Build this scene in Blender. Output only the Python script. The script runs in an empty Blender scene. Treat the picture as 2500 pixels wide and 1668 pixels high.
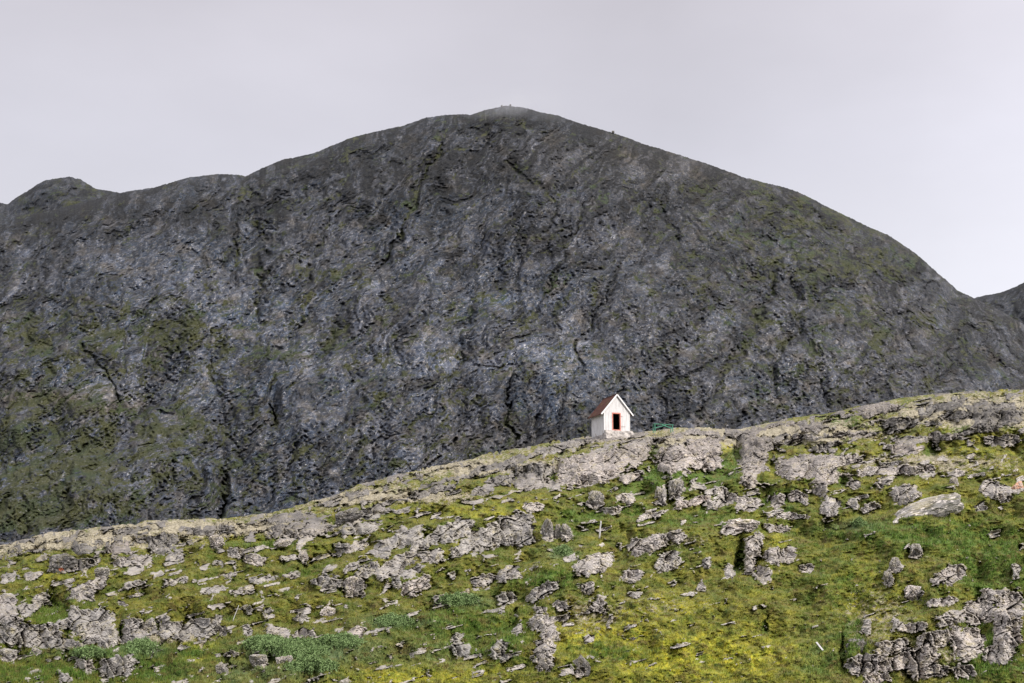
import bpy, bmesh, math, random
import numpy as np
from mathutils import Vector, Matrix

# ------------------------------------------------------------------ camera
F = 3472.0                       # focal length in photo pixels (2500 wide, 50 mm on 36 mm)
PITCH = math.atan(706 / F)
sc = bpy.context.scene
C = sc.collection
cam_d = bpy.data.cameras.new('camera')
cam_d.lens = 50; cam_d.sensor_width = 36; cam_d.clip_start = 0.5; cam_d.clip_end = 20000
cam = bpy.data.objects.new('camera', cam_d); C.objects.link(cam)
cam.location = (0, 0, 0); cam.rotation_euler = (math.pi/2 + PITCH, 0, 0)
sc.camera = cam
# ------------------------------------------------------------------ sky
SUN_EL, SUN_AZ = math.radians(40), math.radians(138)      # azimuth clockwise from +Y
w = bpy.data.worlds.new('World'); sc.world = w; w.use_nodes = True
wt = w.node_tree; wt.nodes.clear()
def wn(t, **k):
    n = wt.nodes.new(t)
    for a, b in k.items(): setattr(n, a, b)
    return n
sky = wn('ShaderNodeTexSky', sky_type='NISHITA'); sky.sun_disc = False
sky.sun_elevation = SUN_EL; sky.sun_rotation = SUN_AZ; sky.dust_density = 2.0; sky.air_density = 1.0
bg1 = wn('ShaderNodeBackground'); bg1.inputs[1].default_value = 0.05
wt.links.new(sky.outputs[0], bg1.inputs[0])
tc = wn('ShaderNodeTexCoord'); mp = wn('ShaderNodeMapping'); mp.inputs['Scale'].default_value = (1, 1, 2.2)
nz = wn('ShaderNodeTexNoise'); nz.inputs['Scale'].default_value = 3.2; nz.inputs['Detail'].default_value = 5
sep = wn('ShaderNodeSeparateXYZ')
wt.links.new(tc.outputs['Generated'], mp.inputs[0]); wt.links.new(mp.outputs[0], nz.inputs[0])
wt.links.new(tc.outputs['Generated'], sep.inputs[0])
rp = wn('ShaderNodeValToRGB'); e = rp.color_ramp.elements
e[0].position = 0.08; e[0].color = (1.06, 1.06, 1.09, 1)
e[1].position = 0.90; e[1].color = (1.85, 1.82, 1.86, 1)
k = rp.color_ramp.elements.new(0.42); k.color = (0.70, 0.68, 0.75, 1)
k = rp.color_ramp.elements.new(0.52); k.color = (0.75, 0.74, 0.82, 1)
k = rp.color_ramp.elements.new(0.20); k.color = (0.84, 0.845, 0.92, 1)
k = rp.color_ramp.elements.new(0.32); k.color = (0.75, 0.745, 0.83, 1)
wt.links.new(sep.outputs['Z'], rp.inputs[0])
mx = wn('ShaderNodeMix', data_type='RGBA', blend_type='MULTIPLY'); mx.inputs[0].default_value = 1
r2 = wn('ShaderNodeMapRange'); r2.inputs[1].default_value = .3; r2.inputs[2].default_value = .7
r2.inputs[3].default_value = .93; r2.inputs[4].default_value = 1.08
wt.links.new(nz.outputs[0], r2.inputs[0])
r3 = wn('ShaderNodeMapRange'); r3.inputs[1].default_value = .10; r3.inputs[2].default_value = .36; r3.inputs[3].default_value = 1.0; r3.inputs[4].default_value = 1.22
wt.links.new(sep.outputs['X'], r3.inputs[0])
m3 = wn('ShaderNodeMath', operation='MULTIPLY'); wt.links.new(r3.outputs[0], m3.inputs[0]); wt.links.new(r2.outputs[0], m3.inputs[1])
wt.links.new(rp.outputs[0], mx.inputs[6]); wt.links.new(m3.outputs[0], mx.inputs[7])
bg2 = wn('ShaderNodeBackground'); bg2.inputs[1].default_value = 0.93
wt.links.new(mx.outputs[2], bg2.inputs[0])
ms = wn('ShaderNodeMixShader'); ms.inputs[0].default_value = 0.97
ow = wn('ShaderNodeOutputWorld')
wt.links.new(bg1.outputs[0], ms.inputs[1]); wt.links.new(bg2.outputs[0], ms.inputs[2]); wt.links.new(ms.outputs[0], ow.inputs[0])
# ------------------------------------------------------------------ sun
sd = bpy.data.lights.new('sun', 'SUN'); sd.energy = 4.3; sd.angle = math.radians(2.5); sd.color = (1.0, 0.945, 0.86)
so = bpy.data.objects.new('sun', sd); C.objects.link(so)
dsun = Vector((math.sin(SUN_AZ)*math.cos(SUN_EL), math.cos(SUN_AZ)*math.cos(SUN_EL), math.sin(SUN_EL)))
so.rotation_euler = dsun.to_track_quat('Z', 'Y').to_euler()
sc.view_settings.view_transform = 'Standard'; sc.view_settings.look = 'None'
sc.view_settings.exposure = 0.0; sc.view_settings.gamma = 1.0
sc.cycles.max_bounces = 5; sc.cycles.diffuse_bounces = 3
sc.cycles.volume_bounces = 0

# ------------------------------------------------------------------ helpers
CP, SP = math.cos(PITCH), math.sin(PITCH)
def ray(px, py):
    """direction of a photo pixel, scaled so that its forward (Y) component is 1: returns (x/y, z/y)"""
    u = (px - 1250.0)/F; v = (834.0 - py)/F
    Y = CP - v*SP
    return u/Y, (SP + v*CP)/Y

rng = np.random.default_rng(7)
_P = rng.permutation(65536).astype(np.int64)
def _h(ix, iy, s):
    return _P[(_P[(ix + s*131) & 65535] + iy) & 65535]
_ang = rng.random(65536)*2*np.pi
_GX, _GY = np.cos(_ang), np.sin(_ang)
_R1, _R2, _R3 = rng.random(65536), rng.random(65536), rng.random(65536)
def perlin(x, y, s=0):
    fx, fy = np.floor(x), np.floor(y)
    ix, iy = fx.astype(np.int64), fy.astype(np.int64)
    x = x - fx; y = y - fy
    u = x*x*x*(x*(x*6-15)+10); v = y*y*y*(y*(y*6-15)+10)
    def g(i, j):
        h = _h(ix+i, iy+j, s)
        return _GX[h]*(x-i) + _GY[h]*(y-j)
    a = g(0,0); b = g(1,0); c = g(0,1); d = g(1,1)
    return (a + u*(b-a) + v*(c-a) + u*v*(a-b-c+d))*1.5
def fbm(x, y, s=0, o=4, gain=.5):
    t = 0; a = 1; n = 0
    for i in range(o):
        t = t + a*perlin(x*2**i, y*2**i, s+i*17); n += a; a *= gain
    return t/n
def ridged(x, y, s=0, o=4, gain=.5):
    t = 0; a = 1; n = 0
    for i in range(o):
        t = t + a*(1 - np.abs(perlin(x*2**i, y*2**i, s+i*17))*2); n += a; a *= gain
    return t/n
def worley(x, y, s=0):
    """F1, F2, random of the nearest cell, and that cell's offset vector"""
    fx, fy = np.floor(x), np.floor(y)
    ix, iy = fx.astype(np.int64), fy.astype(np.int64)
    x = x - fx; y = y - fy
    f1 = np.full(x.shape, 9.); f2 = np.full(x.shape, 9.); r = np.zeros(x.shape)
    vx = np.zeros(x.shape); vy = np.zeros(x.shape)
    for i in (-1,0,1):
        for j in (-1,0,1):
            h = _h(ix+i, iy+j, s)
            dx = i + _R1[h] - x; dy = j + _R2[h] - y
            d = dx*dx + dy*dy
            c = d < f1
            f2 = np.where(c, f1, np.minimum(f2, d)); r = np.where(c, _R3[h], r)
            vx = np.where(c, dx, vx); vy = np.where(c, dy, vy); f1 = np.where(c, d, f1)
    return np.sqrt(f1), np.sqrt(f2), r, vx, vy
def sst(a, b, x):
    t = np.clip((x-a)/(b-a), 0, 1); return t*t*(3-2*t)

def no_overhang(Y, PY, c, k):
    """pull overhanging spots back so that the face leans away everywhere by at least c metres per row"""
    ramp = -PY*c
    for rad in ((3, 5), (2, 3)):
        M = np.maximum.accumulate(Y - ramp, axis=0) + ramp
        d = M - Y
        for ax, r in ((0, rad[0]), (1, rad[1]))*2:  # blurred, so that it leaves no streaks
            p = np.cumsum(np.concatenate([np.repeat(np.take(d, [0], ax), r+1, ax), d, np.repeat(np.take(d, [-1], ax), r, ax)], ax), ax)
            n = d.shape[ax]; i = np.arange(n)
            d = (np.take(p, i+2*r+1, ax) - np.take(p, i, ax))/(2*r+1)
        Y = Y + k*d
    return Y

def grid_mesh(name, X, Y, Z, mat, attrs):
    n, m = X.shape
    me = bpy.data.meshes.new(name)
    me.vertices.add(n*m)
    me.vertices.foreach_set('co', np.stack([X, Y, Z], -1).astype(np.float32).ravel())
    ii = np.arange(n*m, dtype=np.int32).reshape(n, m)
    q = np.stack([ii[:-1,:-1], ii[:-1,1:], ii[1:,1:], ii[1:,:-1]], -1).reshape(-1, 4)
    me.loops.add(q.size); me.loops.foreach_set('vertex_index', q.ravel())
    me.polygons.add(len(q)); me.polygons.foreach_set('loop_start', np.arange(0, q.size, 4, dtype=np.int32))
    me.update(calc_edges=True)
    for k, v in attrs.items():
        a = me.attributes.new(k, 'FLOAT_COLOR', 'POINT')
        v = np.concatenate([np.stack(v, -1), np.ones(v[0].shape + (1,))], -1).astype(np.float32)
        a.data.foreach_set('color', v.ravel())
    me.materials.append(mat)
    o = bpy.data.objects.new(name, me); C.objects.link(o)
    return o
def tag(o, label=None, cat=None, group=None, kind=None):
    for k, v in (('label', label), ('category', cat), ('group', group), ('kind', kind)):
        if v: o[k] = v
    return o

class NT:
    """tiny node-graph writer"""
    def __init__(s, name, rough=.9):
        s.m = bpy.data.materials.new(name); s.m.use_nodes = True
        s.t = s.m.node_tree; s.b = s.t.nodes['Principled BSDF']
        s.b.inputs['Roughness'].default_value = rough
        s.b.inputs['Specular IOR Level'].default_value = .25
    def n(s, t, **k):
        n = s.t.nodes.new(t)
        for a, b in k.items(): setattr(n, a, b)
        return n
    def put(s, sock, v):
        if hasattr(v, 'links') or isinstance(v, bpy.types.NodeSocket): s.t.links.new(v, sock)
        elif isinstance(v, tuple): sock.default_value = tuple(v) + (1,) if len(v) == 3 and len(sock.default_value) == 4 else v
        else: sock.default_value = v
    def co(s, scale=(1,1,1), rot=(0,0,0)):
        g = s.n('ShaderNodeTexCoord'); m = s.n('ShaderNodeMapping')
        m.inputs['Scale'].default_value = scale; m.inputs['Rotation'].default_value = rot
        s.t.links.new(g.outputs['Object'], m.inputs[0]); return m.outputs[0]
    def cs(s, scale, rot):
        g = s.n('ShaderNodeTexCoord'); m = s.n('ShaderNodeMapping', vector_type='TEXTURE')
        m.inputs['Scale'].default_value = scale; m.inputs['Rotation'].default_value = rot
        s.t.links.new(g.outputs['Object'], m.inputs[0]); return m.outputs[0]
    def noise(s, scale, detail=3, rough=.6, co=None, dist=0):
        n = s.n('ShaderNodeTexNoise'); n.inputs['Scale'].default_value = scale
        n.inputs['Detail'].default_value = detail; n.inputs['Roughness'].default_value = rough
        n.inputs['Distortion'].default_value = dist
        s.put(n.inputs['Vector'], co or s.co()); return n.outputs[0]
    def vor(s, scale, co=None, feat='F1', out=0):
        n = s.n('ShaderNodeTexVoronoi', feature=feat); n.inputs['Scale'].default_value = scale
        s.put(n.inputs['Vector'], co or s.co()); return n.outputs[out]
    def rng(s, v, a, b, c=0, d=1):
        n = s.n('ShaderNodeMapRange'); s.put(n.inputs[0], v)
        for i, q in enumerate((a, b, c, d)): n.inputs[i+1].default_value = q
        return n.outputs[0]
    def math(s, op, a, b=0.):
        n = s.n('ShaderNodeMath', operation=op); s.put(n.inputs[0], a); s.put(n.inputs[1], b); return n.outputs[0]
    def mix(s, f, a, b, mode='MIX'):
        n = s.n('ShaderNodeMix', data_type='RGBA', blend_type=mode)
        s.put(n.inputs[0], f); s.put(n.inputs[6], a); s.put(n.inputs[7], b); return n.outputs[2]
    def attr(s, name):
        a = s.n('ShaderNodeAttribute', attribute_name=name); q = s.n('ShaderNodeSeparateColor')
        s.t.links.new(a.outputs['Color'], q.inputs[0]); return q.outputs
    def bump(s, h, dist, strength=.6):
        b = s.n('ShaderNodeBump'); b.inputs['Strength'].default_value = strength; b.inputs['Distance'].default_value = dist
        s.put(b.inputs['Height'], h); s.t.links.new(b.outputs[0], s.b.inputs['Normal'])
    def col(s, c): s.put(s.b.inputs['Base Color'], c); return s.m

# ------------------------------------------------------------------ materials of rock and plants
def rock_color(g, pink, sc_=1.0, tone=1.0, spk=1.0):
    """pale lichen-speckled gneiss; pink = 0..1 socket"""
    big = g.rng(g.noise(.35*sc_, 4), .38, .62)
    base = g.mix(big, (.41, .385, .35), (.23, .22, .21))
    base = g.mix(pink, base, g.mix(g.rng(g.noise(3*sc_, 2), .4, .6), (.57, .475, .425), (.39, .335, .30)))
    strk = g.rng(g.noise(1.2*sc_, 4, .7, g.co((1, 1, 3.2), (.3, .5, .2))), .42, .64)
    base = g.mix(g.math('MULTIPLY', strk, .6), base, (.13, .125, .135))
    sp1 = g.rng(g.noise(4.5*sc_, 3, .75), .50, .57)
    amt = g.rng(g.noise(.6*sc_, 3), .38, .58, .45, 1)
    base = g.mix(g.math('MULTIPLY', sp1, g.math('MULTIPLY', g.math('MULTIPLY', amt, .85), spk)), base, (.060, .055, .058))       # dark lichen spots
    sp2 = g.rng(g.noise(5.5*sc_, 2, .7, g.co((1,1,1),(.7,.2,.4))), .55, .62)
    base = g.mix(g.math('MULTIPLY', g.math('MULTIPLY', sp2, .8), spk), base, (.72, .66, .62))          # pale lichen spots
    sp3 = g.rng(g.noise(1.3*sc_, 5, .75, g.co((1,1,1),(.1,.9,.4))), .52, .66)
    base = g.mix(g.math('MULTIPLY', sp3, .6), base, (.36, .31, .16))
    return g.mix(1.0, base, g.math('ADD', g.math('MULTIPLY', tone, .62), .38), 'MULTIPLY')         # yellow-grey lichen

def moss_color(g, A, B):
    n1 = g.noise(.9, 4, .65); n2 = g.noise(3.2, 4, .7); n3 = g.noise(9, 2, .7)
    moss = g.mix(g.rng(n1, .38, .62), (.158, .145, .022), (.064, .086, .012))
    moss = g.mix(B[0], moss, g.mix(g.rng(n2, .4, .6), (.43, .375, .030), (.205, .235, .020)))
    moss = g.mix(B[1], moss, g.mix(g.rng(n2, .4, .6), (.030, .066, .007), (.082, .145, .016)))
    moss = g.mix(B[2], moss, g.mix(g.rng(n2, .4, .6), (.14, .195, .095), (.070, .115, .045)))
    brown = g.rng(g.noise(.8, 5, .75, g.co((1,1,1.8),(.4,.1,.8))), .51, .62)
    moss = g.mix(g.math('MULTIPLY', brown, .72), moss, g.mix(g.rng(n2, .4, .6), (.130, .088, .032), (.060, .052, .016)))
    dk = g.rng(g.noise(2.2, 4, .75, g.co((1,1,1.5),(.2,.6,.3))), .56, .66)
    moss = g.mix(g.math('MULTIPLY', dk, .75), moss, (.026, .038, .008))
    rus = g.rng(g.noise(4.1, 3, .7, g.co((1,1,1),(.9,.3,.2))), .62, .70)
    moss = g.mix(g.math('MULTIPLY', rus, .5), moss, (.19, .085, .022))
    spk = g.rng(n3, .55, .68)
    moss = g.mix(g.math('MULTIPLY', spk, .40), moss, (.30, .27, .12))
    tan = g.mix(g.rng(g.noise(5, 3, .7), .4, .62), (.37, .33, .25), (.165, .145, .10))
    tm = g.rng(g.math('ADD', A[1], g.math('MULTIPLY', g.math('SUBTRACT', n2, .5), 1.3)), .45, .60)
    return g.mix(tm, moss, tan)
def hill_material():
    g = NT('hillside')
    A = g.attr('mask_a'); B = g.attr('mask_b')      # a: rock, tan lichen, pink ; b: yellow moss, deep green, willow green
    Cc = g.attr('mask_c')                            # c: rock tone, speckle
    rock = rock_color(g, A[2], 1.0, Cc[0], Cc[1])
    moss = moss_color(g, A, B)
    rm = g.math('ADD', A[0], g.math('MULTIPLY', g.math('SUBTRACT', g.noise(4.2, 4, .75), .5), .9))
    rm = g.rng(rm, .46, .56)
    g.bump(g.math('ADD', g.noise(2.5, 5, .65), g.math('MULTIPLY', g.noise(9, 2), .4)), .13, .8)
    return g.col(g.mix(rm, moss, rock))
def grass_material():
    g = NT('grass_blades', .8)
    return g.col(g.mix(1.0, moss_color(g, g.attr('mask_a'), g.attr('mask_b')), (1.15, 1.15, 1.1), 'MULTIPLY'))

def rock_material(name, pink, dark=1.0, sc_=1.0):
    g = NT(name)
    c = rock_color(g, pink, sc_)
    if dark != 1: c = g.mix(1.0, c, (dark, dark, dark*1.02), 'MULTIPLY')
    # moss in the upward hollows
    geo = g.n('ShaderNodeNewGeometry'); sp = g.n('ShaderNodeSeparateXYZ'); g.t.links.new(geo.outputs['Normal'], sp.inputs[0])
    up = g.math('MULTIPLY', g.rng(sp.outputs[2], .72, .95), g.rng(g.noise(1.3, 4, .7), .50, .60))
    c = g.mix(up, c, (.10, .098, .025))
    g.bump(g.math('ADD', g.noise(3, 5, .75), g.math('MULTIPLY', g.noise(11, 2), .5)), .22, .8)
    return g.col(c)

def mountain_material():
    g = NT('cloud_shade_mountain_rock')  # the mountain's cloud shade is painted into these dark, bluish colours
    A = g.attr('mask_a')                            # rock brightness, vegetation, warm
    dg = lambda a, b: g.cs((b, 1.5, 1), (0, a, 0))
    n1 = g.noise(.010, 4, .6); n2 = g.noise(.085, 5, .75, dg(-.95, 3.2))
    r = g.mix(g.rng(n1, .38, .62), (.044, .050, .070), (.023, .034, .056))
    r = g.mix(g.rng(n2, .50, .66, 0, .8), r, (.112, .118, .145))
    r = g.mix(g.rng(g.noise(.15, 4, .8, dg(-.85, 3.5)), .50, .60, 0, .85), r, (.012, .016, .026))
    r = g.mix(g.rng(g.noise(.40, 4, .8, dg(-1.05, 3.5)), .55, .64, 0, .75), r, (.20, .19, .195))
    r = g.mix(g.rng(g.noise(.60, 3, .8, dg(-1.2, 3.5)), .60, .66, 0, .8), r, (.36, .35, .355))
    r = g.mix(g.rng(g.noise(.30, 4, .8, dg(-.7, 1.5)), .53, .62, 0, .55), r, (.080, .068, .040))
    r = g.mix(A[2], r, (.092, .075, .055))
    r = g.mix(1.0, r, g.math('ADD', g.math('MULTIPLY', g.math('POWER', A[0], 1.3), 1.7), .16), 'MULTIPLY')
    v = g.mix(g.rng(n2, .4, .6), (.022, .027, .009), (.046, .048, .018))
    v = g.mix(g.rng(g.noise(.02, 3), .5, .65, 0, .6), v, (.026, .046, .022))
    v = g.mix(g.rng(g.noise(.5, 3, .8), .58, .66, 0, .7), v, (.17, .165, .16))
    vm = g.math('ADD', A[1], g.math('MULTIPLY', g.math('SUBTRACT', g.noise(.13, 6, .85, dg(-.6, 1.8)), .5), 2.1))
    c = g.mix(g.rng(vm, .44, .58), r, v)
    g.bump(g.math('ADD', g.noise(.15, 5, .8, dg(-.95, 2.6)), g.math('MULTIPLY', g.noise(.5, 3, .7, dg(-1.1, 3)), .5)), 2.5, .9)
    return g.col(c)

M_HILL, M_MOUNT = hill_material(), mountain_material()

# ------------------------------------------------------------------ silhouettes, in photo pixels (2500 wide)
K = 2500/2350.
def curve(pts, x):
    p = np.array(pts, float)*K
    xs = np.linspace(p[0,0], p[-1,0], 4000)
    return np.interp(x, p[:,0], p[:,1])
CREST = [(-1200,1330),(-400,1290),(0,1252),(50,1238),(100,1226),(200,1212),(340,1200),(500,1190),(620,1176),(700,1158),(800,1122),(900,1088),
 (1000,1068),(1150,1037),(1250,1017),(1360,1001),(1450,991),(1550,984),(1650,983),(1700,984),(1760,970),(1850,954),(1950,934),
 (2050,915),(2150,903),(2250,898),(2350,891),(2700,870),(3500,850)]
RIDGE = [(-1400,620),(-200,540),(0,500),(100,488),(200,462),(290,440),(350,431),(390,420),(430,408),(500,399),(550,402),(563,405),(580,397),
 (600,387),(650,366),(720,352),(760,335),(800,318),(870,300),(920,290),(980,270),(1020,264),(1065,262),(1080,264),(1120,251),
 (1160,243),(1200,246),(1240,258),(1280,265),(1330,283),(1400,303),(1480,331),(1560,356),(1640,382),(1710,408),(1800,430),(1830,440),
 (1900,475),(1960,505),(2040,541),(2100,580),(2150,625),(2200,668),(2230,682),(2300,715),(2350,745),(2600,870),(3500,1000)]

# rock outcrops read off the photograph: x, y, half width, half height, tilt (deg, + = rising right), pinkness
OUT = [(1444,1140,91,40,12,.6),(1527,1113,69,28,18,.6),(1643,1121,42,36,0,.6),(1717,1107,44,42,0,.7),(1839,1096,42,50,-30,.5),
(1845,1160,36,30,0,.6),(1291,1151,36,18,12,.1),(1300,1179,39,19,5,.3),(1455,1218,19,18,0,0),(1651,1196,19,24,0,0),
(1704,1179,17,17,0,.2),(1759,1201,16,16,0,.3),(1693,1226,47,11,12,1),(1759,1226,38,12,20,.2),(1825,1231,30,20,0,.3),
(1277,1309,28,20,0,0),(1305,1237,25,10,8,.4),(1582,1331,52,20,15,.4),(1651,1309,25,14,0,.3),(1527,1218,25,12,0,.4),
(1543,1165,27,13,15,.6),(1496,1248,25,12,0,.4),(1255,1290,52,36,20,.1),(1449,1378,50,22,22,.3),(1546,1406,25,14,10,.4),
(1631,1373,34,22,20,.1),(1725,1378,11,15,0,.2),(1836,1350,20,52,-14,.4),(1781,1395,13,18,0,.2),(1241,1403,30,18,20,.2),
(1233,1461,26,17,15,0),(1324,1445,42,15,32,.1),(1435,1439,15,15,0,.3),(1463,1475,18,24,-25,.3),(1488,1517,8,16,0,.2),
(1324,1525,30,24,0,.3),(1266,1536,12,18,-20,.1),(1330,1600,25,38,-8,.3),(1219,1588,20,28,0,0),(1316,1490,18,10,0,.3),
(1371,1478,18,12,0,.3),(1551,1453,14,8,0,.2),(1712,1431,8,15,0,.3),(1905,1356,40,22,5,.4),(1864,1406,24,22,0,.3),(1969,1389,16,12,0,.4),
(1900,1290,33,11,-10,.4),(2320,1403,42,22,22,.4),(2115,1530,14,18,0,.2),(2190,1525,14,16,0,.2),
(2320,1511,36,18,10,.3),(2392,1494,42,32,25,.4),(2464,1516,34,80,-5,.4),(2362,1572,40,38,20,.5),
(2237,1608,60,24,10,.5),(2265,1640,50,18,0,.5),(2140,1655,34,14,0,.7),(2355,1640,28,18,0,.3),(2480,1395,10,18,0,.1),
(1969,1138,76,30,5,.5),(2027,1166,46,16,0,.6),(2016,1088,36,14,5,.2),(2143,1002,52,20,8,.6),(2304,994,58,13,16,.1),(2403,1024,95,34,10,.2),
(2196,1033,42,14,14,.1),(2218,1077,55,12,5,.3),(2210,1096,42,11,0,.6),(2320,1063,50,14,5,.4),(2445,1072,50,14,0,.4),
(2176,1130,22,10,12,.1),(2223,1146,62,10,3,.5),(2334,1155,16,10,0,.4),(2210,1207,32,24,20,.3),
(2124,1240,25,11,22,.2),(2005,1196,20,20,-20,.4),(2027,1237,22,24,-30,.2),(1897,1224,22,16,0,.4),(2082,1182,16,12,-30,.4),
(2431,1199,38,22,-20,.3),(2395,1237,16,12,30,.1),(1872,1171,24,14,10,.5),(2082,1229,14,14,40,.1),
(918,1248,44,13,12,0),(877,1290,50,15,12,.1),(733,1295,76,18,5,.3),(622,1367,28,14,-10,.4),
(973,1320,68,16,22,.1),(932,1345,24,16,0,.1),(1112,1295,48,24,22,.1),(1195,1312,66,28,20,.1),(835,1334,19,11,0,0),
(866,1337,33,9,18,.3),(973,1373,54,16,28,.2),(1054,1359,28,18,0,.2),(949,1400,34,13,15,.2),(799,1420,36,16,0,.1),(866,1431,26,22,0,.2),
(719,1403,14,8,0,.2),(968,1425,14,14,0,0),(1015,1431,40,20,28,.5),(1103,1406,11,9,0,.1),(1178,1417,32,14,12,.2),
(1123,1453,22,9,25,1),(1070,1464,12,14,0,.1),(658,1489,11,9,0,0),(608,1489,9,12,0,.1),(735,1511,20,11,0,.1),
(675,1541,30,14,-12,.3),(744,1547,26,12,0,.4),(866,1547,28,17,45,.6),(1125,1577,20,28,0,0),
(216,1375,34,11,14,.1),(22,1411,22,14,10,.1),(77,1406,22,9,12,.2),(324,1370,50,14,5,.3),
(431,1362,24,13,0,.2),(393,1334,30,18,0,.1),(395,1314,42,10,5,.1),(288,1337,33,16,0,.5),(202,1340,28,10,5,.1),(572,1348,18,14,0,.2),
(213,1434,50,14,20,.3),(210,1458,20,9,10,.3),(97,1467,24,18,20,.3),(16,1490,26,44,0,.3),(66,1490,20,18,0,.2),(83,1552,74,26,-4,.1),
(144,1522,20,16,0,.1),(182,1514,16,34,0,.1),(235,1520,46,34,-5,.1),(245,1552,48,16,8,.1),(332,1536,32,26,-20,.2),(371,1530,12,20,20,.1),
(401,1514,14,13,20,.1),(492,1533,42,24,10,.1),(542,1540,13,16,0,.2),(534,1511,10,9,0,.1),(257,1575,26,9,8,.2),
(207,1627,28,14,-20,.3),(290,1627,44,26,15,.1),(158,1657,16,12,0,.1),(573,1445,20,7,0,.2),(603,1445,10,7,0,.2),
(603,1539,14,12,0,.1),(564,1597,16,8,0,.2),(553,1403,22,5,0,.2),(534,1377,13,8,0,.1),(302,1475,10,6,0,.2),
(1600,1075,60,10,6,.4),(1500,1068,80,9,8,.4),(1700,1060,60,9,2,.5),(1800,1058,30,10,-20,.4),(1350,1095,70,9,14,.2),(1250,1120,60,9,16,.2),
(1150,1150,60,8,18,.2),(1060,1195,60,9,16,.2),(950,1235,50,9,14,.2),(700,1262,60,9,8,.2),(520,1290,50,10,6,.2),(1180,1195,30,12,10,.2),
(1230,1175,30,14,10,.1),(1330,1150,20,16,0,.1),(1900,1040,60,9,14,.5),(2000,1040,50,12,8,.5),(1950,1075,60,10,6,.4),(2080,1060,50,10,5,.4)]
BEDS = [(1455,1226,19,15),(1651,1204,18,18),(1612,1220,14,16),(1336,1303,16,18),(1361,1303,12,14),(1383,1306,14,14),(2486,1196,18,8),
 (1803,1292,48,12),(1421,1640,18,14),(2237,1352,17,12),(2187,1388,16,13),(2168,1422,13,12),(2232,1455,23,12),(2104,1622,38,26),(158,1384,38,14),(249,1408,18,9),
 (852,1269,34,11),(741,1364,12,7),(530,1327,18,9),(866,1442,27,14),(630,1620,22,9),(20,1608,24,9)]
OUT += [(2290,1560,62,20,15,.4),(2180,1580,42,18,10,.4),(2420,1450,30,14,0,.4),(2300,1470,42,11,10,.4),(2230,1530,34,12,5,.4),(2440,1600,40,24,0,.3),(2150,1620,30,20,0,.5),
 (420,1540,30,20,0,.1),(455,1548,22,18,10,.1),(300,1562,60,11,5,.1),(130,1572,80,12,0,.1),(24,1545,32,32,0,.1),(1040,1322,42,14,24,.1),(1150,1334,52,13,18,.1),(900,1392,32,12,25,.1),
 (1010,1395,30,12,25,.1),(860,1385,24,10,20,.2),(1345,1555,24,14,0,.4),(1360,1510,30,9,10,.4),(1440,1560,14,12,0,.3),(1590,1260,40,8,15,.3),(1950,1215,26,14,-20,.4),(2060,1120,40,12,5,.5),
 (2130,1150,36,10,8,.4),(1930,1260,40,8,0,.3),(2160,1175,24,12,20,.3),(640,1415,30,9,10,.1),(520,1440,30,8,10,.1),(430,1420,26,8,10,.2),(330,1425,30,8,12,.2)]
OUT += [(a_, b_, c_, d_, 8, .3) for a_, b_, c_, d_ in BEDS]
# hollows and clefts (x, y, half width, half height, tilt, depth in metres)
HOL = [(1800,1100,11,44,-6,2.2),(1362,1125,7,34,-12,1.0),(1283,1150,8,22,-10,.8),(1596,1095,10,34,-20,1.0),(1640,1085,60,5,0,.5),(2057,1590,6,58,0,1.1),(1868,1530,7,32,-20,.8),
(1805,1365,9,46,-12,1.2),(1250,1520,10,44,-25,1.3),(1345,1175,7,30,-10,1.0),(1150,1560,34,26,0,1.0),(120,1500,50,30,10,1.4),
(1420,1265,80,14,8,1.0),(1560,1195,30,26,0,1.2),(1735,1165,44,26,10,1.2),(2060,1175,20,22,-30,1.0),(1390,1300,60,20,0,.8),(2270,1110,16,22,-20,1.2),(2350,1040,50,20,20,.8),
(165,1549,5,22,0,.8),(298,1545,6,24,0,1.0),(560,1510,20,12,0,.8),(740,1400,50,14,0,.8),(1180,1345,40,10,10,.6),(790,1380,40,16,20,.6)]

def ell(px, py, cx, cy, rx, ry, deg):
    a = math.radians(deg); c, s = math.cos(a), math.sin(a)
    dx, dy = px-cx, -(py-cy)
    u = dx*c + dy*s; v = -dx*s + dy*c
    return u/rx, v/ry

# ------------------------------------------------------------------ foreground hill
def hill_base(px, py):
    """smooth forward distance of the hillside seen at photo pixel (px, py)"""
    cr = curve(CREST, px)
    t = np.clip((1668. - py)/(1668. - cr), -1, 1)
    yc = 128 + 24*sst(300, 1500, px) - 10*sst(1900, 2600, px)
    u = np.where(t > 0, 1 - np.power(np.clip(1-t, 1e-6, 1), 1/1.7), t/1.7)
    return 76 + (yc-76)*u, t
NX, NY = 1560, 860
gx = np.linspace(-420, 2920, NX)
tj = 1 - np.power(1 - np.linspace(-0.10, 1, NY).clip(0, 1), 1.12)
tj = np.where(np.linspace(-0.10, 1, NY) < 0, np.linspace(-0.10, 1, NY)*1.1, tj)
PX = np.repeat(gx[None, :], NY, 0)
crs = curve(CREST, gx) + 3.6*fbm(gx/70, gx*0, 5, 5, .6) + 2.0*fbm(gx/9, gx*0, 9, 3) - 1.6*sst(.1,.5,perlin(gx/14, gx*0, 12))
PY = 1668 - (1668 - crs)[None, :]*tj[:, None]
Yb, T = hill_base(PX, np.maximum(PY, curve(CREST, gx)[None, :]+.05))
Yb = np.where(tj[:, None] < 0, 76 + tj[:, None]*52/1.7, Yb)
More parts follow.
